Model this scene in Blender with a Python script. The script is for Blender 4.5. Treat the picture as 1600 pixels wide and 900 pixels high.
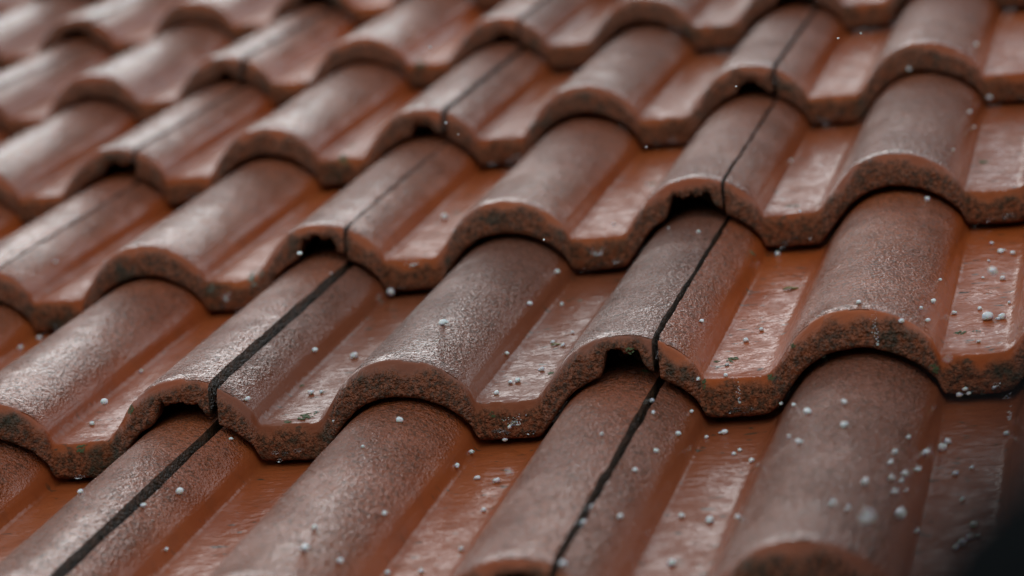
import bpy, bmesh, math, random
import numpy as np
from mathutils import Vector, Matrix
from mathutils.bvhtree import BVHTree

for o in list(bpy.data.objects):
    bpy.data.objects.remove(o, do_unlink=True)
scene = bpy.context.scene
COL = scene.collection
random.seed(7)

# ------------------------------------------------------------------ frame of the roof
PITCH = math.radians(36.0)
TW, TL = 0.300, 0.3265            # cover width of a tile, exposed course length
MROOF = Matrix.Translation((0, 0, 5.0)) @ Matrix.Rotation(PITCH, 4, 'X')

# ------------------------------------------------------------------ camera
cam_d = bpy.data.cameras.new('camera')
cam = bpy.data.objects.new('camera', cam_d)
COL.objects.link(cam)
CR = Vector((0.95983959, 0.20935022, -0.18676305))
CU = Vector((0.1067759, 0.34300429, 0.93324539))
CF = Vector((-0.25943566, 0.91570767, -0.30687554))
CP = Vector((0.33764877, -1.16534732, 0.55037218))
mc = Matrix((( CR.x, CU.x, -CF.x, CP.x), (CR.y, CU.y, -CF.y, CP.y), (CR.z, CU.z, -CF.z, CP.z), (0, 0, 0, 1)))
cam.matrix_world = MROOF @ mc
cam_d.sensor_width = 36.0
cam_d.lens = 90.0
cam_d.clip_start = 0.02
cam_d.clip_end = 6000.0
cam_d.dof.use_dof = True
cam_d.dof.focus_distance = 1.67
cam_d.dof.aperture_fstop = 4.5
scene.camera = cam

# ------------------------------------------------------------------ sky, sun, exposure
SUN_EL, SUN_AZ = math.radians(34), math.radians(-27)     # azimuth from +Y (upslope), negative = to the left
world = bpy.data.worlds.new('World')
scene.world = world
world.use_nodes = True
nt = world.node_tree
nt.nodes.clear()
wo = nt.nodes.new('ShaderNodeOutputWorld')
bg = nt.nodes.new('ShaderNodeBackground')
hs = nt.nodes.new('ShaderNodeHueSaturation')
sk = nt.nodes.new('ShaderNodeTexSky')
sk.sky_type = 'NISHITA'
sk.sun_disc = False
sk.sun_elevation = SUN_EL
sk.sun_rotation = SUN_AZ
sk.dust_density = 1.0
sk.air_density = 1.0
hs.inputs['Saturation'].default_value = 0.12
bg.inputs['Strength'].default_value = 0.12
nt.links.new(sk.outputs[0], hs.inputs['Color'])
cl = nt.nodes.new('ShaderNodeMix')                # even cloud cover over the clear sky
cl.data_type = 'RGBA'
cl.inputs[0].default_value = 0.75
cl.inputs[7].default_value = (6.1, 7.0, 7.6, 1)
nt.links.new(hs.outputs[0], cl.inputs[6])
nt.links.new(cl.outputs[2], bg.inputs['Color'])
nt.links.new(bg.outputs[0], wo.inputs[0])

sun_d = bpy.data.lights.new('sun', 'SUN')
sun_d.energy = 0.6
sun_d.angle = math.radians(38)
sun_d.color = (1.0, 0.97, 0.94)
sun = bpy.data.objects.new('sun', sun_d)
COL.objects.link(sun)
sdir = Vector((math.sin(SUN_AZ) * math.cos(SUN_EL), math.cos(SUN_AZ) * math.cos(SUN_EL), math.sin(SUN_EL)))
sun.rotation_euler = (-sdir).to_track_quat('-Z', 'Y').to_euler()
sun.location = (0, 0, 12)

vs = scene.view_settings
vs.view_transform = 'Standard'
vs.look = 'None'
vs.gamma = 1.0
vs.use_curve_mapping = False
vs.exposure = 0.22

# ------------------------------------------------------------------ helpers
def tag(o, label=None, cat=None, group=None, kind=None):
    if label: o['label'] = label
    if cat: o['category'] = cat
    if group: o['group'] = group
    if kind: o['kind'] = kind
    return o

def link(o, parent=None):
    COL.objects.link(o)
    if parent: o.parent = parent
    return o

def hash3(ix, iy, iz, seed):
    h = (ix.astype(np.int64) * 374761393 + iy.astype(np.int64) * 668265263 + iz.astype(np.int64) * 2147483647 + seed * 974711) & 0xffffffff
    h = ((h ^ (h >> 13)) * 1274126177) & 0xffffffff
    h = ((h ^ (h >> 16)) * 2246822519) & 0xffffffff
    return ((h ^ (h >> 15)) & 0xffff) / 65535.0

def vnoise(x, y, z, seed=0):
    """smooth value noise in -1..1 on numpy arrays"""
    x, y, z = np.broadcast_arrays(x, y, z)
    fx, fy, fz = np.floor(x), np.floor(y), np.floor(z)
    tx, ty, tz = x - fx, y - fy, z - fz
    tx, ty, tz = [t * t * (3 - 2 * t) for t in (tx, ty, tz)]
    r = 0
    for a in (0, 1):
        for b in (0, 1):
            for c in (0, 1):
                w = (tx if a else 1 - tx) * (ty if b else 1 - ty) * (tz if c else 1 - tz)
                r = r + w * hash3(fx + a, fy + b, fz + c, seed)
    return r * 2 - 1

def fbm(x, y, z, seed=0, octs=3):
    r, a = 0, 1.0
    for k in range(octs):
        r = r + a * vnoise(x * 2 ** k, y * 2 ** k, z * 2 ** k, seed + 17 * k)
        a *= 0.5
    return r

def sstep(a, b, x):
    t = np.clip((x - a) / (b - a), 0, 1)
    return t * t * (3 - 2 * t)

class N:
    """small shader-node helper"""
    def __init__(s, name):
        s.m = bpy.data.materials.new(name)
        s.m.use_nodes = True
        s.t = s.m.node_tree
        s.t.nodes.clear()
        s.out = s.n('ShaderNodeOutputMaterial')
    def n(s, typ, **kw):
        nd = s.t.nodes.new(typ)
        for k, v in kw.items(): setattr(nd, k, v)
        return nd
    def put(s, sock, v):
        if isinstance(v, bpy.types.NodeSocket): s.t.links.new(v, sock)
        elif v is not None:
            if hasattr(sock.default_value, '__len__') and not hasattr(v, '__len__'): v = (v,) * len(sock.default_value)
            if hasattr(sock.default_value, '__len__') and len(sock.default_value) == 4 and len(v) == 3: v = (*v, 1)
            sock.default_value = v
    def math(s, op, a, b=None, c=None, clamp=False):
        nd = s.n('ShaderNodeMath', operation=op, use_clamp=clamp)
        for i, v in enumerate((a, b, c)):
            if v is not None: s.put(nd.inputs[i], v)
        return nd.outputs[0]
    def ramp(s, x, a, b, lo=0.0, hi=1.0):
        nd = s.n('ShaderNodeMapRange', interpolation_type='SMOOTHSTEP')
        for i, v in enumerate((x, a, b, lo, hi)): s.put(nd.inputs[i], v)
        return nd.outputs[0]
    def mix(s, f, a, b):
        nd = s.n('ShaderNodeMix', data_type='RGBA')
        s.put(nd.inputs[0], f); s.put(nd.inputs[6], a); s.put(nd.inputs[7], b)
        return nd.outputs[2]
    def noise(s, vec, scale, detail=3.0, rough=0.55, dist=0.0):
        nd = s.n('ShaderNodeTexNoise')
        s.put(nd.inputs['Vector'], vec)
        nd.inputs['Scale'].default_value = scale
        nd.inputs['Detail'].default_value = detail
        nd.inputs['Roughness'].default_value = rough
        nd.inputs['Distortion'].default_value = dist
        return nd.outputs['Fac']
    def scalev(s, vec, sc):
        nd = s.n('ShaderNodeVectorMath', operation='MULTIPLY')
        s.put(nd.inputs[0], vec); nd.inputs[1].default_value = sc
        return nd.outputs[0]
    def attr(s, name):
        return s.n('ShaderNodeAttribute', attribute_name=name).outputs['Fac']
    def coords(s):
        tc = s.n('ShaderNodeTexCoord').outputs['Object']
        rnd = s.n('ShaderNodeObjectInfo').outputs['Random']
        ad = s.n('ShaderNodeVectorMath', operation='ADD')
        s.put(ad.inputs[0], tc)
        cb = s.n('ShaderNodeCombineXYZ')
        for i, k in enumerate((37.0, 91.0, 53.0)): s.put(cb.inputs[i], s.math('MULTIPLY', rnd, k))
        s.put(ad.inputs[1], cb.outputs[0])
        return ad.outputs[0], rnd

def tile_material():
    g = N('wet_concrete_tile')
    co, rnd = g.coords()
    pan, nose = g.attr('pan'), g.attr('nose')
    crest = g.attr('worn')
    big = g.noise(co, 9.0, 4.0)
    mid = g.noise(co, 55.0, 4.0, 0.6)
    patch = g.ramp(g.noise(co, 17.0, 3.0), 0.36, 0.64)
    fine = g.noise(co, 640.0, 1.0, 0.6)
    # pigmented concrete, patchy wear
    c = g.mix(g.ramp(big, 0.3, 0.7), (0.36, 0.066, 0.010), (0.43, 0.094, 0.017))
    c = g.mix(g.ramp(mid, 0.45, 0.75, 0, 0.5), c, (0.21, 0.048, 0.012))
    c = g.mix(g.math('MULTIPLY', rnd, 0.95), c, (0.20, 0.058, 0.026))
    # worn crests: grains of pale aggregate and black-green algae
    wear = g.math('MULTIPLY', crest, g.math('MULTIPLY_ADD', patch, 0.65, 0.35))
    pale = g.math('MULTIPLY', wear, g.ramp(g.noise(co, 260.0, 1.0), 0.46, 0.68, 0.05, 0.5))
    c = g.mix(pale, c, (0.38, 0.150, 0.095))
    streak = g.noise(co, 330.0, 2.0, 0.6)
    alg = g.math('MULTIPLY', g.math('MULTIPLY_ADD', g.math('SUBTRACT', 1.0, patch), 0.4, g.math('MULTIPLY', wear, 0.6)), g.math('MULTIPLY', crest, g.ramp(streak, 0.535, 0.585, 0, 0.95)))
    c = g.mix(alg, c, (0.024, 0.022, 0.012))
    algp = g.math('MULTIPLY', pan, g.ramp(g.noise(g.scalev(co, (1.0, 2.0, 1.0)), 80.0, 2.0), 0.64, 0.70, 0, 0.85))
    c = g.mix(algp, c, (0.022, 0.035, 0.022))
    # gritty nose with dirt and algae
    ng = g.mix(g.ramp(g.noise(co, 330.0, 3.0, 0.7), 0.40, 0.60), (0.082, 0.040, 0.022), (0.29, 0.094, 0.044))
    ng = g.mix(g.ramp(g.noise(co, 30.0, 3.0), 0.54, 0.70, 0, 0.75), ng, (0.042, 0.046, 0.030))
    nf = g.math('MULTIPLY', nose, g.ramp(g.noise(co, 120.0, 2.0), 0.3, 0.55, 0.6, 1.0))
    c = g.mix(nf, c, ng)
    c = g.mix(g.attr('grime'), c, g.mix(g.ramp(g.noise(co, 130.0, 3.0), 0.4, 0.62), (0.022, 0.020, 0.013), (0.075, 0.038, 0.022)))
    # relief
    grit = g.math('ADD', g.math('MULTIPLY', fine, 0.6), g.math('MULTIPLY', g.noise(co, 290.0, 2.0, 0.65), 0.8))
    rip = g.noise(g.scalev(co, (1.0, 1.5, 1.0)), 95.0, 2.0, 0.5, 0.0)
    h = g.math('ADD', g.math('MULTIPLY', grit, g.math('MULTIPLY_ADD', g.math('MULTIPLY', crest, g.math('MULTIPLY_ADD', patch, 0.6, 0.5)), 0.0058, 0.00015)), g.math('MULTIPLY', rip, g.math('MULTIPLY', pan, 0.0011)))
    h = g.math('ADD', h, g.math('MULTIPLY', g.math('MULTIPLY', grit, nose), 0.0042))
    b = g.n('ShaderNodeBump')
    b.inputs['Strength'].default_value = 1.0
    b.inputs['Distance'].default_value = 1.0
    g.put(b.inputs['Height'], h)
    p = g.n('ShaderNodeBsdfPrincipled')
    g.put(p.inputs['Base Color'], c)
    g.put(p.inputs['Roughness'], 0.45)
    g.put(p.inputs['Specular IOR Level'], 0.08)
    g.put(p.inputs['Coat Weight'], g.math('MULTIPLY', g.math('SUBTRACT', 1.0, alg), g.math('MULTIPLY_ADD', g.attr('front'), -0.6, g.math('SUBTRACT', 1.0, g.math('MULTIPLY', pan, g.ramp(mid, 0.4, 0.6, 0.4, 0.8))))))
    g.put(p.inputs['Coat IOR'], 1.45)
    g.put(p.inputs['Coat Roughness'], g.math('MULTIPLY_ADD', g.attr('front'), 0.12, g.math('MULTIPLY_ADD', crest, 0.06, 0.06)))
    g.put(p.inputs['Normal'], b.outputs[0])
    g.put(p.inputs['Coat Normal'], b.outputs[0])
    g.put(g.out.inputs['Surface'], p.outputs[0])
    return g.m

def simple_mat(name, col, col2, scale, rough, **kw):
    g = N(name)
    co, rnd = g.coords()
    p = g.n('ShaderNodeBsdfPrincipled')
    nz = g.noise(co, scale, 4.0)
    g.put(p.inputs['Base Color'], g.mix(g.ramp(nz, 0.35, 0.65), col, col2))
    g.put(p.inputs['Roughness'], rough)
    for k, v in kw.items(): g.put(p.inputs[k.replace('_', ' ')], v)
    b = g.n('ShaderNodeBump')
    b.inputs['Strength'].default_value = 0.4
    b.inputs['Distance'].default_value = 0.3 / scale
    g.put(b.inputs['Height'], nz)
    g.put(p.inputs['Normal'], b.outputs[0])
    g.put(g.out.inputs['Surface'], p.outputs[0])
    return g.m

M_TILE = tile_material()
M_UNDER = simple_mat('roofing_felt', (0.02, 0.02, 0.02), (0.035, 0.034, 0.032), 30, 0.8)
M_WOOD = simple_mat('batten_wood', (0.16, 0.10, 0.06), (0.10, 0.06, 0.035), 40, 0.8)
M_ICE = simple_mat('hail_ice', (0.86, 0.90, 0.90), (0.93, 0.95, 0.95), 300, 0.25, Transmission_Weight=0.08, Subsurface_Weight=0.3, Subsurface_Scale=0.002, Coat_Weight=0.6)
M_MOSS = simple_mat('wet_moss', (0.035, 0.065, 0.018), (0.09, 0.11, 0.025), 500, 0.6)
M_LICHEN = simple_mat('teal_lichen', (0.10, 0.17, 0.13), (0.20, 0.27, 0.22), 400, 0.8)
M_LEAF = simple_mat('leaf_scrap', (0.16, 0.16, 0.02), (0.24, 0.20, 0.03), 200, 0.4)
M_GROUND = simple_mat('wet_lawn', (0.035, 0.05, 0.02), (0.06, 0.075, 0.03), 0.8, 0.8)
M_DARK = simple_mat('matte_black', (0.006, 0.0065, 0.007), (0.009, 0.0095, 0.010), 60, 1.0, Specular_IOR_Level=0.0)  # matte black of the guessed corner stand-in

# ------------------------------------------------------------------ ground far below
gm = bpy.data.meshes.new('ground')
S = 3000
gm.from_pydata([(-S, -S, 0), (S, -S, 0), (S, S, 0), (-S, S, 0)], [], [(0, 1, 2, 3)])
gm.materials.append(M_GROUND)
ground = link(bpy.data.objects.new('ground', gm))
tag(ground, kind='structure')

# ------------------------------------------------------------------ the roof and its tiles
roof = link(bpy.data.objects.new('tiled_roof', None))
roof.matrix_world = MROOF
roof.empty_display_size = 0.2
tag(roof, 'pitched roof of wet reddish-brown interlocking concrete tiles', 'roof')

LIFT = 0.028       # how far a tile climbs over the one below
NOSE_H = 0.0235
CR1, CR2 = 0.124, 0.274       # crests of a tile, from its left edge

def profile(x):
    e = (x - CR1 + 0.072) % 0.15 - 0.072          # signed distance from the crest, -0.072 .. 0.078
    d = np.abs(e)
    # left side: round, then a straight flank
    Rr, d1 = 0.050, 0.038
    sl = d1 / math.sqrt(Rr * Rr - d1 * d1)
    zl = -(Rr - np.sqrt(np.maximum(Rr * Rr - np.minimum(d, d1) ** 2, 0))) - sl * np.maximum(d - d1, 0)
    # right side: flatter round that ends in a short steep drop
    Rq, d2 = 0.060, 0.0490
    zr = -(Rq - np.sqrt(np.maximum(Rq * Rq - np.minimum(d, d2) ** 2, 0))) - 3.2 * np.maximum(d - d2, 0)
    z = np.where(e < 0, zl, zr)
    e2 = np.where(e < 0, e + 0.15, e)
    flat = -0.0362 - 0.0022 * np.clip((e2 - 0.052) / 0.042, 0, 1)
    k = np.where(e < 0, 0.0022, 0.0013)
    z = np.where(z - flat > 0.02, z, k * np.log(np.exp(np.minimum((z - flat) / k, 60)) + 1) + flat)
    side = np.where(e < 0, d / 0.0545, d / 0.0525)
    return z + 0.0125, side

NOSE = np.array([  # (v, z) down the front from the top edge
    (0.0, 0.0), (-0.0012, -0.0002), (-0.0026, -0.0010), (-0.0042, -0.0024), (-0.0057, -0.0042), (-0.0070, -0.0062),
    (-0.0082, -0.0084), (-0.0092, -0.0106), (-0.0101, -0.0128), (-0.0110, -0.0150), (-0.0118, -0.0172), (-0.0124, -0.0194),
    (-0.0124, -0.0212), (-0.0112, -0.0226), (-0.0085, -0.0233), (-0.0040, -0.0232), (0.004, -0.0220), (0.014, -0.0195)])

def tile_mesh(name, seed, nx, nv, gapl, gapr, notch=0.0, detail=True):
    rs = np.random.RandomState(seed)
    xs = np.linspace(gapl, TW - gapr, nx)
    z0, d = profile(xs)
    LT = TL + 0.075
    tv = np.linspace(0, 1, nv)
    vv = LT * (0.25 * tv + 0.75 * tv ** 1.25)
    # notch: thinned, broken underside of the covering roll beside the seam
    th = np.ones(nx)
    if notch > 0:
        w0 = rs.uniform(0.026, 0.046)
        nn = sstep(TW - w0 - 0.004, TW - w0 + 0.004, xs) * (1 - 0.75 * sstep(TW - 0.011, TW - 0.006, xs) * (rs.rand() > 0.35))
        jag = 0.09 * fbm(xs * 330, seed * 3.1, 0, seed, 3) + 0.06 * np.sign(vnoise(xs * 160, seed * 1.7, 4, seed))
        th = 1 - nn * np.clip(rs.uniform(0.32, 0.60) * notch + jag, 0.05, 0.75)
    V, nose_a, pan_a = [], [], []
    wornv = 1 - sstep(0.72, 0.95, d)
    panv = sstep(0.93, 1.03, d)
    # nose rows, from the bottom up
    for i in range(len(NOSE) - 1, 0, -1):
        dv, dz = NOSE[i]
        frac = i / (len(NOSE) - 1)
        g = float(sstep(0.26, 0.46, frac)) + 0 * xs
        g = sstep(0.14, 0.34, frac + 0.10 * fbm(xs * 90, seed, 1.0, seed + 3, 2))
        kk = 1 - (1 - th) * sstep(0.1, 0.75, frac)
        pv = dv * kk + 0.0 * xs
        pz = z0 + dz * kk
        if detail:
            a = fbm(xs * 520, np.full(nx, frac * 11.0), seed * 7.7, seed, 2)
            b_ = fbm(xs * 120, np.full(nx, frac * 2.5), seed * 2.7, seed + 5, 2)
            out = g * (0.0011 * a + 0.0011 * b_)
            pv = pv - out * 0.8
            pz = pz + out * 0.6
        V.append(np.stack([xs, pv, pz], 1)); nose_a.append(g * (0.0 if i == 0 else 1.0)); pan_a.append(panv)
    for v in vv:
        wz = 0.0
        if detail:
            wz = 0.00035 * fbm(xs * 60, v * 45, seed * 1.3, seed + 9, 2)
        V.append(np.stack([xs, v + 0 * xs, z0 - LIFT * v / TL + wz], 1)); nose_a.append(0 * xs); pan_a.append(panv)
    nr = len(V)
    P = np.concatenate(V)
    # uneven, slightly slumped front edge
    if detail:
        fall = 1 - sstep(0.0, 0.03, P[:, 1])
        P[:, 1] += fall * 0.0016 * fbm(P[:, 0] * 55, seed * 0.7, 0.5, seed + 21, 3)
        P[:, 2] += fall * 0.0008 * fbm(P[:, 0] * 45, seed * 0.9, 2.5, seed + 22, 2) - 0.0012 * (1 - sstep(0.0, 0.010, P[:, 1])) * (P[:, 1] > -0.001)
    if detail:          # worn, wavering side edges
        el_ = 1 - sstep(0.0, 0.006, P[:, 0] - xs[0]); er_ = 1 - sstep(0.0, 0.006, xs[-1] - P[:, 0])
        P[:, 0] += 0.0010 * el_ * fbm(P[:, 1] * 45, seed * 0.3, 7.5, seed + 31, 3) + 0.0010 * er_ * fbm(P[:, 1] * 45, seed * 0.3, 3.5, seed + 37, 3)
    na, pa = np.concatenate(nose_a), np.concatenate(pan_a)
    idx = np.arange(nr * nx).reshape(nr, nx)
    F = [np.stack([idx[:-1, :-1], idx[:-1, 1:], idx[1:, 1:], idx[1:, :-1]], -1).reshape(-1, 4)]
    # underside and side walls
    nn_ = len(NOSE) - 1
    step = max(1, nx // 40)
    cols = sorted(set(list(range(0, nx, step)) + [nx - 1]))
    vr = [0.0] + list(vv[2::4]); vr[-1] = LT
    under = []
    xu, zu, thu = xs[cols], z0[cols], th[cols]
    for v in vr:
        t = 0.0205 * thu + (0.0135 - 0.0205 * thu) * sstep(0.004, 0.03, v)
        if v <= 0.004: pass
        under.append(np.stack([xu, max(v, 0.006) + 0 * xu, zu - t - LIFT * v / TL], 1))
    base = len(P)
    U = np.concatenate(under); nu, nc = len(vr), len(cols)
    ui = base + np.arange(nu * nc).reshape(nu, nc)
    F.append(np.stack([ui[:-1, :-1], ui[1:, :-1], ui[1:, 1:], ui[:-1, 1:]], -1).reshape(-1, 4))
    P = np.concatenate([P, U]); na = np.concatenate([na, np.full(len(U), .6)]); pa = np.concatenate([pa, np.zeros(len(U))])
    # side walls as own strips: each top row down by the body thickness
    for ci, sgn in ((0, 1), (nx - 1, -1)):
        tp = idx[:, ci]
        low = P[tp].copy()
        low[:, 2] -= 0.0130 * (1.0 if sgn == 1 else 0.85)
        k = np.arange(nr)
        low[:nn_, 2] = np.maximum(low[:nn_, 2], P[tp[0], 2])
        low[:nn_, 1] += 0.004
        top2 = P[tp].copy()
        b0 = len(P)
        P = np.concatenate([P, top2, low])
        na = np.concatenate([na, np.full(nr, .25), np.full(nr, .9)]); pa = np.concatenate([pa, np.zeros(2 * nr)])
        a_, c_ = b0 + k, b0 + nr + k
        q = np.stack([a_[:-1], a_[1:], c_[1:], c_[:-1]], -1)
        F.append(q if sgn == 1 else q[:, ::-1])
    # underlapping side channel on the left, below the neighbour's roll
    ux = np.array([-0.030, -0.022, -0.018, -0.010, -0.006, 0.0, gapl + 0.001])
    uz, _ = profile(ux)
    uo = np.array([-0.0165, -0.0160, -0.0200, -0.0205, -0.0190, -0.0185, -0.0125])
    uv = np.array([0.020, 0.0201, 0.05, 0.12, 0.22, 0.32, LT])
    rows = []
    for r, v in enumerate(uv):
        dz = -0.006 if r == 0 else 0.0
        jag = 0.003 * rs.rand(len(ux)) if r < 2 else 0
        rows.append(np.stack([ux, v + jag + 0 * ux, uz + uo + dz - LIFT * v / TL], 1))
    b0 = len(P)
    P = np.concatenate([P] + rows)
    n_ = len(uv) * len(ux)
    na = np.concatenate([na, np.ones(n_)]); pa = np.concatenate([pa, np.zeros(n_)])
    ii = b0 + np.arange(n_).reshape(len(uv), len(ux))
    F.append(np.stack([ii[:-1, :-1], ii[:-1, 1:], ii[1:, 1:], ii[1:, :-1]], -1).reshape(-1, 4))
    F = np.concatenate(F).astype(np.int32)
    me = bpy.data.meshes.new(name)
    me.vertices.add(len(P)); me.loops.add(F.size); me.polygons.add(len(F))
    me.vertices.foreach_set('co', P.astype(np.float32).ravel())
    me.loops.foreach_set('vertex_index', F.ravel())
    me.polygons.foreach_set('loop_start', np.arange(0, F.size, 4, dtype=np.int32))
    me.polygons.foreach_set('use_smooth', np.ones(len(F), dtype=bool))
    me.update(calc_edges=True)
    wa = np.zeros(len(P)); wa[nn_ * nx:nr * nx] = np.tile(wornv, nr - nn_)
    fr_ = np.zeros(len(P)); fr_[:nn_ * nx] = 1.0
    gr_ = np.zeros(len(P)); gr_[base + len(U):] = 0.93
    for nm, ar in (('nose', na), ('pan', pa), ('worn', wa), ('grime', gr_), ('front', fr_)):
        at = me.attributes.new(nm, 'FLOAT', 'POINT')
        at.data.foreach_set('value', np.clip(ar, 0, 1).astype(np.float32))
    me.materials.append(M_TILE)
    return me

def in_view(i, j):
    """rows and columns of tiles near the picture"""
    left = -4.6 + 0.62 * (5.8 - j)
    right = 1.2 + 0 * j
    return left - 1.3 <= i <= right and -1 <= j <= 7

tiles = []
rnd = random.Random(3)
GAPS = {(-1, 0): 0.0029, (-1, 1): 0.0030, (0, 1): 0.0017, (0, 0): 0.0018}
far_meshes = {}
for j in range(-2, 9):
    for i in range(-7, 3):
        near = in_view(i, j)
        close = near and j <= 3
        gl = GAPS.get((i, j), (0.0012 if j < 3 else 0.0021) + 0.0006 * rnd.random())
        gr = GAPS.get((i + 1, j), 0.0013 if j < 3 else 0.0020)
        if near:
            me = tile_mesh('roof_tile', 1000 + i * 13 + j * 101, 230 if close else 120, 70 if close else 40, gl, gr, notch=0.7 + 0.6 * rnd.random(), detail=True)
        else:
            k = (i + 3 * j) % 3
            if k not in far_meshes: far_meshes[k] = tile_mesh('roof_tile', 900 + k, 90, 24, 0.0017, 0.0017, notch=0.9, detail=False)
            me = far_meshes[k]
        o = link(bpy.data.objects.new('roof_tile', me), roof)
        o.location = (i * TW + rnd.uniform(-.0006, .0006), j * TL + rnd.uniform(-.003, .003), rnd.uniform(-.0006, .0006))
        o.rotation_euler = (rnd.uniform(-.004, .004), rnd.uniform(-.004, .004), rnd.uniform(-.0045, .0045))
        tiles.append((o, i, j, near))

def box_mesh(name, x0, x1, y0, y1, z0, z1, mat):
    bm = bmesh.new()
    bmesh.ops.create_cube(bm, size=1)
    for v in bm.verts:
        v.co = Vector((x0 + (v.co.x + .5) * (x1 - x0), y0 + (v.co.y + .5) * (y1 - y0), z0 + (v.co.z + .5) * (z1 - z0)))
    bmesh.ops.bevel(bm, geom=bm.edges[:], offset=0.002, segments=1, affect='EDGES')
    me = bpy.data.meshes.new(name)
    bm.to_mesh(me); bm.free()
    me.materials.append(mat)
    return me
X0, X1, Y0, Y1 = -7 * TW - 0.02, 3 * TW + 0.02, -2 * TL - 0.01, 9 * TL + 0.08
link(bpy.data.objects.new('underlay', box_mesh('underlay', X0, X1, Y0, Y1, -0.142, -0.130, M_UNDER)), roof)
bme = box_mesh('batten', X0, X1, -0.02, 0.02, -0.1295, -0.0990, M_WOOD)
for j in range(-2, 9):
    b = link(bpy.data.objects.new('batten', bme), roof)
    b.location = (0, (j + 1) * TL + 0.03, 0)

bpy.context.view_layer.update()

# ------------------------------------------------------------------ pixel -> point on the tiles
def build_bvh():
    vs_, fs_ = [], []
    off = 0
    for o, i, j, near in tiles:
        if not near: continue
        me = o.data
        n = len(me.vertices)
        a = np.empty(n * 3, np.float32); me.vertices.foreach_get('co', a)
        a = a.reshape(-1, 3)
        M = np.array(o.matrix_local)
        a = a @ M[:3, :3].T + M[:3, 3]
        q = np.empty(len(me.polygons) * 4, np.int32); me.loops.foreach_get('vertex_index', q)
        vs_.append(a); fs_.append(q.reshape(-1, 4) + off); off += n
    return BVHTree.FromPolygons(np.concatenate(vs_).tolist(), np.concatenate(fs_).tolist())
BVH = build_bvh()
def hit(px, py):
    d = (CF + CR * ((px - 800) / 4000.0) + CU * ((450 - py) / 4000.0)).normalized()
    loc, nor, idx, dist = BVH.ray_cast(CP, d)
    return loc, nor, dist

# ------------------------------------------------------------------ hailstones
def stone_mesh(seed):
    """one irregular, half-melted grain, some grown together from two or three"""
    bm = bmesh.new()
    r = random.Random(seed)
    for q in range(1 if r.random() < .55 else r.randint(2, 3)):
        k = 1.0 if q == 0 else r.uniform(.45, .8)
        m = Matrix.Translation((0, 0, 0) if q == 0 else (r.uniform(-1, 1), r.uniform(-1, 1), r.uniform(-.3, .0))) @ Matrix.Rotation(r.random() * 6, 4, 'Z') @ Matrix.Diagonal((k * r.uniform(.85, 1.25), k * r.uniform(.8, 1.1), k * r.uniform(.6, .9), 1))
        bmesh.ops.create_icosphere(bm, subdivisions=2, radius=1.0, matrix=m)
    P = np.array([v.co for v in bm.verts])
    nz = 0.24 * fbm(P[:, 0] * 1.8, P[:, 1] * 1.8, P[:, 2] * 1.8, seed, 3)
    for v, k in zip(bm.verts, nz): v.co = v.co * (1 + k)
    for f in bm.faces: f.smooth = True
    me = bpy.data.meshes.new('hailstone')
    bm.to_mesh(me); bm.free()
    me.materials.append(M_ICE)
    return me
STONES = [stone_mesh(40 + k) for k in range(16)]
HAIL = [(1420,108,8),(1524,71,9),(1546,152,8),(1514,176,8),(1290,199,8),(1234,252,7),(1489,235,5),(1521,199,5),(1011,289,6),
 (32,546,10),(62,530,10),(72,521,8),(220,582,7),(490,548,9),(86,410,7),(517,428,4),(695,343,12),(611,452,13),(869,426,9),(826,476,11),
 (692,507,11),(790,553,10),(554,559,12),(878,477,8),(895,521,7),(880,541,9),(864,536,7),(847,579,8),(809,597,12),(798,599,8),(1045,357,4),
 (959,352,6),(1448,314,10),(1091,364,8),(1215,399,11),(1550,382,9),(1564,395,10),(1583,398,10),(1545,409,6),(1536,435,5),(1567,437,9),
 (1577,474,6),(1543,499,16),(1566,498,12),(1531,484,9),(1491,491,9),(1456,472,10),(1448,502,8),(1438,483,7),(1408,503,11),(1342,474,7),
 (1529,535,9),(1095,503,8),(1190,517,8),(1166,534,11),(1288,559,9),(1136,571,7),(1134,588,7),(1468,438,5),(1090,592,6),(144,664,8),
 (486,616,12),(502,614,7),(385,625,10),(522,658,5),(127,771,11),(279,770,12),(223,792,10),(360,687,7),(258,859,8),(476,859,15),(530,878,10),
 (491,826,8),(624,659,10),(734,707,8),(712,728,9),(746,749,10),(776,754,12),(567,699,7),(599,804,10),(721,860,11),(658,895,12),(603,896,11),
 (756,799,9),(789,685,9),(796,667,9),(776,616,9),(1016,626,9),(1020,646,8),(1024,706,9),(1058,679,9),(923,795,15),(908,817,12),(967,809,10),
 (878,883,13),(991,736,9),(940,680,7),(1065,809,10),(1050,883,12),(1079,644,9),(1132,678,13),(1104,685,9),(1219,629,8),(1242,634,8),
 (1263,646,12),(1319,631,12),(1319,666,13),(1249,692,10),(1234,683,7),(1175,722,10),(1156,705,7),(1147,711,7),(1350,755,13),(1418,684,8),
 (1396,707,9),(1389,724,13),(1442,707,12),(1472,702,15),(1480,692,11),(1431,734,10),(1411,741,11),(1390,748,12),(1406,751,9),(1394,769,10),
 (1413,766,8),(1518,731,9),(1492,741,13),(1502,780,10),(1401,805,22),(1300,788,13),(1323,795,10),(1155,809,12),(1109,815,15),(1428,828,10),
 (1512,839,15),(1500,848,14),(1519,820,12),(1525,836,11),(1573,678,10),(1499,614,11),(1506,608,9),(1514,613,9),(1553,605,6),(1490,855,11)]
COURSE = {-1: 'lowest', 0: 'front', 1: 'second', 2: 'third', 3: 'fourth', 4: 'fifth', 5: 'sixth'}
ROLL = {-2: 'leftmost roll', -1: 'left whole roll', 0: 'left split roll', 1: 'centre whole roll',
        2: 'right split roll', 3: 'right whole roll', 4: 'right-edge roll'}
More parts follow.
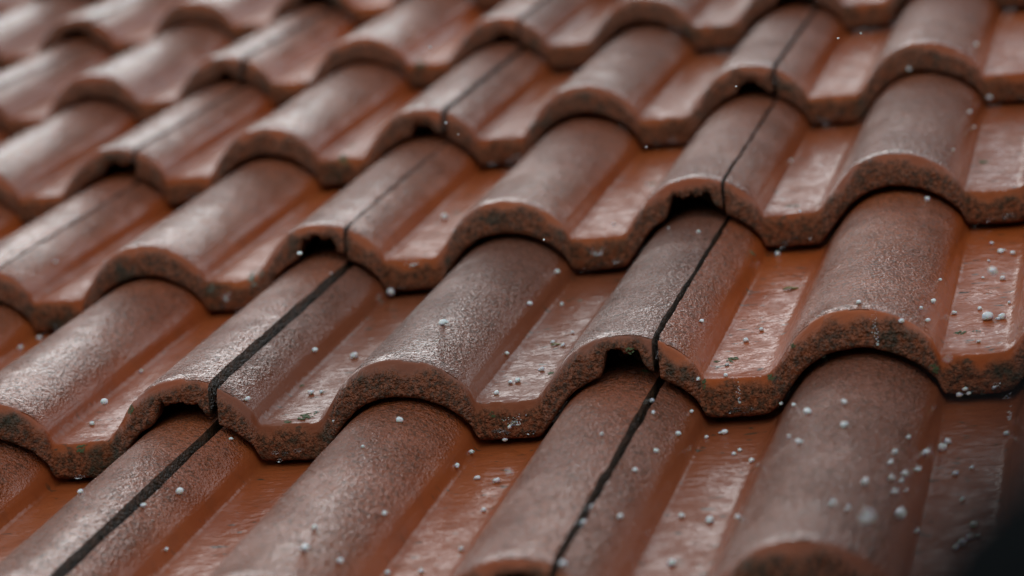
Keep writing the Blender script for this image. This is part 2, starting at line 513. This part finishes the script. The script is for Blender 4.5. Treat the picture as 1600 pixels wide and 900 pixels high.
ORD = ['leftmost', 'second from left', 'third from left', 'fourth from left', 'fifth from left', 'sixth from left', 'seventh from left', 'eighth from left', 'ninth from left']
SHARED = {}
def number_shared():
    """stones that share a description get their order from left to right"""
    for lab, lst in SHARED.items():
        if len(lst) < 2: continue
        lst.sort(key=lambda e: e[0])
        for n_, (px, o) in enumerate(lst):
            w = 'rightmost' if n_ == len(lst) - 1 else ORD[min(n_, 8)]
            o['label'] = f"{lab}, {w}"
for k, (px, py, dia) in enumerate(HAIL):
    loc, nor, dist = hit(px, py)
    if loc is None: continue
    r = dia * 0.5 / 4000.0 * dist * random.uniform(.82, 1.12)
    o = link(bpy.data.objects.new('hailstone', STONES[(k * 7) % 16]))
    o.matrix_world = MROOF @ (Matrix.Translation(loc + nor * r * 0.58) @ Matrix.Rotation(k * 2.399, 4, 'Z') @ Matrix.Scale(r, 4))
    j = math.floor((loc.y + 0.012) / TL)
    xr = (loc.x + 0.026) / 0.15
    ri = round(xr)
    dd = xr - ri
    spot = 'on the crest of' if abs(dd) < 0.17 else ('on the right flank of' if 0 < dd < 0.37 else ('on the left flank of' if -0.37 < dd < 0 else ('in the channel right of' if dd > 0 else 'in the channel left of')))
    size = 'tiny' if r < 0.0014 else ('small' if r < 0.0021 else 'larger')
    tag(o, f"{size} white hailstone {spot} {ROLL.get(ri + 2, 'far left roll')}, {COURSE.get(j, 'upper')} course", 'hailstone', f"{size} hailstones {spot} roll {ri + 5}, course {j + 2}")
    SHARED.setdefault(o['label'], []).append((px, o))

# ------------------------------------------------------------------ hailstones still in the air
AIR = [(1551,424,16,.82),(163,628,14,.9),(468,396,9,.9),
 (795,738,10,.85),(1352,806,20,.82),(672,74,5,.7),(697,192,5,.8),(716,210,4,.8),(850,375,4,.85),(1310,60,5,.7),(1345,52,4,.7),
 (1150,135,4,.75),(1010,230,4,.8),(1250,330,5,.8),(340,560,5,.85),(1480,560,7,.8)]
for k, (px, py, dia, f) in enumerate(AIR):
    loc, nor, dist = hit(px, py)
    if loc is None: continue
    p = CP + (loc - CP) * f
    r = dia * 0.5 / 4000.0 * dist * f * 0.9
    o = link(bpy.data.objects.new('hailstone', STONES[(k * 3) % 16]))
    o.matrix_world = MROOF @ (Matrix.Translation(p) @ Matrix.Rotation(k * 1.7, 4, 'X') @ Matrix.Scale(r, 4))
    side = 'left' if px < 533 else ('centre' if px < 1067 else 'right')
    hgt = 'upper' if py < 300 else ('middle' if py < 600 else 'lower')
    tag(o, f"falling white hailstone in mid-air before the {hgt} {side} of the roof", 'hailstone', f"falling hailstones, {hgt} {side}")
    SHARED.setdefault(o['label'], []).append((px, o))
number_shared()

# ------------------------------------------------------------------ moss, lichen and water on the tiles
TILE_AT = {(i, j): o for o, i, j, near in tiles}
def on_tile(loc):
    i, j = math.floor(loc.x / TW), math.floor((loc.y + 0.013) / TL)
    return TILE_AT.get((i, j), tiles[0][0])

def place(o, loc, nor, rot, sc):
    t = on_tile(loc)
    link(o, t)
    z = nor.normalized()
    x = Vector((1, 0, 0)); x = (x - z * x.dot(z)).normalized(); y = z.cross(x)
    M = Matrix(((x.x, y.x, z.x, loc.x), (x.y, y.y, z.y, loc.y), (x.z, y.z, z.z, loc.z), (0, 0, 0, 1)))
    o.matrix_parent_inverse = Matrix.Identity(4)
    o.matrix_basis = t.matrix_local.inverted() @ M @ Matrix.Rotation(rot, 4, 'Z') @ Matrix.Diagonal((*sc, 1))

def clump_mesh(name, seed, n, mat, leafy):
    """a cushion of many small lobes, unit-sized"""
    r = random.Random(seed)
    bm = bmesh.new()
    for k in range(n):
        a, q = r.random() * 6.283, r.random() ** .6
        rad = (0.34 if leafy else 0.26) * (1.1 - .6 * q) * r.uniform(.7, 1.2)
        m = Matrix.Translation((q * math.cos(a), q * math.sin(a), 0.35 * (1 - q) * r.random())) @ Matrix.Rotation(r.random() * 6, 4, 'X') @ Matrix.Diagonal((rad * r.uniform(.7, 1.5), rad, rad * r.uniform(.5, 1), 1))
        bmesh.ops.create_icosphere(bm, subdivisions=1, radius=1.0, matrix=m)
    for f in bm.faces: f.smooth = True
    me = bpy.data.meshes.new(name)
    bm.to_mesh(me); bm.free()
    me.materials.append(mat)
    return me
MOSS = [clump_mesh('moss_patch', 60 + k, 22, M_MOSS, True) for k in range(4)]
LICH = [clump_mesh('lichen_patch', 80 + k, 18, M_LICHEN, False) for k in range(3)]
for k, (px, py, w, kind) in enumerate([(1144,562,14,'m'),(1120,565,7,'m'),(716,332,9,'l'),(395,437,15,'l'),(408,428,8,'l'),(478,650,16,'m'),(494,644,8,'l'),(127,701,9,'m'),
        (471,603,7,'m'),(1536,253,12,'m'),(1239,322,13,'l'),(550,228,7,'m'),(537,250,10,'m'),(1021,287,8,'m'),(1536,614,7,'l'),(1460,575,9,'m'),(1175,395,8,'m'),
        (905,470,7,'l'),(1168,455,6,'l'),(595,470,6,'l'),(985,545,9,'m'),(860,583,9,'m'),(1100,600,9,'m'),(770,650,7,'m'),(1205,590,8,'m'),(205,640,9,'m'),
        (450,660,8,'m'),(655,100,9,'m'),(1500,520,12,'m'),(1525,518,9,'l'),(1240,540,6,'m'),(330,450,8,'l'),(1010,580,8,'m')]):
    loc, nor, dist = hit(px, py)
    if loc is None: continue
    s_ = w * .7 / 4000 * dist
    o = bpy.data.objects.new('moss_patch' if kind == 'm' else 'lichen_patch', (MOSS if kind == 'm' else LICH)[k % 3])
    place(o, loc, nor, k * 1.1, (s_ * 1.1, s_ * 1.5, s_ * .35))

# water gathered in beads along the lower lip of the channels
M_WATER = None
g = N('water')
p = g.n('ShaderNodeBsdfPrincipled')
g.put(p.inputs['Base Color'], (0.95, 0.97, 0.97))
g.put(p.inputs['Transmission Weight'], 1.0)
g.put(p.inputs['Roughness'], 0.02)
g.put(p.inputs['IOR'], 1.33)
g.put(g.out.inputs['Surface'], p.outputs[0])
M_WATER = g.m
def bead_mesh(seed):
    bm = bmesh.new()
    bmesh.ops.create_icosphere(bm, subdivisions=3, radius=1.0)
    P = np.array([v.co for v in bm.verts])
    nz = 0.30 * fbm(P[:, 0] * 2.2, P[:, 1] * 1.1, P[:, 2] * 1.1, seed, 2)
    for v, k in zip(bm.verts, nz): v.co = Vector((v.co.x, v.co.y * (1 + k), v.co.z * (1 + k)))
    for f in bm.faces: f.smooth = True
    me = bpy.data.meshes.new('water_bead'); bm.to_mesh(me); bm.free()
    me.materials.append(M_WATER)
    return me
BEADS = [bead_mesh(5 + k) for k in range(4)]
rb = random.Random(12)
for o, i, j, near in tiles:
    if not (near and 0 <= j <= 3): continue
    for c0 in (0.048, 0.198):
        for q in range(rb.randint(2, 4)):
            x = c0 + rb.uniform(-.015, .017)
            b = bpy.data.objects.new('water_bead', BEADS[rb.randrange(4)])
            link(b, o)
            b.location = (x, -0.0128 + rb.uniform(-.0004, .0004), -0.0245 - rb.uniform(0.0155, 0.0225))
            b.scale = (rb.uniform(.002, .006), .0011, rb.uniform(.0009, .0016))

# ------------------------------------------------------------------ scraps of yellow leaf
def leaf_scrap(px, py, w, rot, label):
    loc, nor, dist = hit(px, py)
    s_ = w * .5 / 4000 * dist
    n = 9
    bm = bmesh.new()
    rows = []
    for a in range(n):
        t = a / (n - 1)
        wd = 0.42 * math.sin(math.pi * min(1, t * .93 + .05)) ** .8
        rows.append([bm.verts.new((2 * t - 1, sgn * wd, .12 * math.sin(t * 5) + .12 * abs(sgn))) for sgn in (-1, 0, 1)])
    for a in range(n - 1):
        for c in range(2): bm.faces.new((rows[a][c], rows[a + 1][c], rows[a + 1][c + 1], rows[a][c + 1]))
    ret = bmesh.ops.extrude_face_region(bm, geom=bm.faces[:])
    for v in [e for e in ret['geom'] if isinstance(e, bmesh.types.BMVert)]: v.co.z += .06
    bmesh.ops.recalc_face_normals(bm, faces=bm.faces[:])
    me = bpy.data.meshes.new('leaf_scrap'); bm.to_mesh(me); bm.free()
    me.materials.append(M_LEAF)
    o = link(bpy.data.objects.new('leaf_scrap', me))
    z = nor.normalized(); x = Vector((1, 0, 0)); x = (x - z * x.dot(z)).normalized(); y = z.cross(x)
    p_ = loc + z * s_ * .02
    M = Matrix(((x.x, y.x, z.x, p_.x), (x.y, y.y, z.y, p_.y), (x.z, y.z, z.z, p_.z), (0, 0, 0, 1)))
    o.matrix_world = MROOF @ M @ Matrix.Rotation(rot, 4, 'Z') @ Matrix.Scale(s_, 4)
    tag(o, label, 'leaf')
leaf_scrap(869, 539, 17, .5, 'yellow-green leaf scrap in the channel beside the central split roll')
leaf_scrap(1236, 452, 24, .3, 'green-yellow leaf scrap in the channel left of the large right roll')

# ------------------------------------------------------------------ guessed dark stand-in, a pipe close to the camera, far out of focus
vp = link(bpy.data.objects.new('dark_stand_in', None))  # stand-in for the blurred dark corner; what it really is stays unknown
vx, vy, vz, vr_ = 0.3328, -0.9826, 0.4474, 0.0286
foot = -0.030
vp.matrix_world = MROOF @ Matrix.Translation((vx, vy, foot))
tag(vp, 'black blurred object close to the camera in the bottom right corner', 'dark stand-in pipe')
def lathe(name, pts, parent, n=40):
    bm = bmesh.new()
    rings = []
    for r_, z_ in pts:
        rings.append([bm.verts.new((r_ * math.cos(6.28318 * k / n), r_ * math.sin(6.28318 * k / n), z_)) for k in range(n)])
    for a, b_ in zip(rings[:-1], rings[1:]):
        for k in range(n): bm.faces.new((a[k], a[(k + 1) % n], b_[(k + 1) % n], b_[k]))
    bm.faces.new(rings[-1]); bm.faces.new(rings[0][::-1])
    for f in bm.faces: f.smooth = True
    me = bpy.data.meshes.new(name); bm.to_mesh(me); bm.free()
    me.materials.append(M_DARK)
    return link(bpy.data.objects.new(name, me), parent)
H_ = vz - foot
lathe('shaft', [(.023, 0), (.023, H_ - .012)], vp)
lathe('shaft_foot', [(.062, .0), (.060, .02), (.034, .05), (.027, .055), (.0235, .056)], vp)
lathe('shaft_dome', [(.024, H_ - .012), (vr_ * .97, H_ - .010)] + [(vr_ * math.cos(a * math.pi / 24), H_ + vr_ * math.sin(a * math.pi / 24)) for a in range(0, 12)] + [(.0005, H_ + vr_)], vp)

# ------------------------------------------------------------------ splashes where drops strike
def splash(px, py, w, h, n, seed, label):
    loc, nor, dist = hit(px, py)
    r = random.Random(seed)
    bm = bmesh.new()
    u = dist / 4000.0
    for k in range(n):
        t = r.random()
        a = r.random() * 6.283
        sp = (0.25 + 0.75 * t) * w * .5 * math.sqrt(r.random())
        p_ = Vector((sp * math.cos(a), sp * math.sin(a) * .6, t * t * h + .6)) * u
        rad = r.uniform(.35, 1.3) * (1.15 - .6 * t) * u
        bmesh.ops.create_icosphere(bm, subdivisions=1, radius=1.0, matrix=Matrix.Translation(p_) @ Matrix.Diagonal((rad, rad, rad * r.uniform(.9, 1.5), 1)))
    for f in bm.faces: f.smooth = True
    me = bpy.data.meshes.new('water_splash'); bm.to_mesh(me); bm.free()
    me.materials.append(M_ICE)
    o = link(bpy.data.objects.new('water_splash', me))
    o.matrix_world = MROOF @ Matrix.Translation(loc)
    tag(o, label, 'splash')
splash(806, 664, 46, 16, 90, 1, 'white water splash on the channel lip right of the centre whole roll')
splash(1371, 540, 14, 55, 45, 2, 'thin upright water splash before the edge of the right whole roll')
splash(1156, 630, 10, 45, 35, 3, 'thin upright water splash on the channel lip right of the central seam')
splash(1577, 655, 14, 45, 40, 4, 'thin upright water splash at the right edge of the roof')
splash(355, 470, 22, 14, 40, 5, 'small water splash on the channel lip left of the widest seam')
splash(935, 398, 40, 12, 60, 6, 'white water splash on the channel lip of the third course')
splash(645, 415, 34, 10, 45, 7, 'small white splash on the lip beside the left split roll, third course')
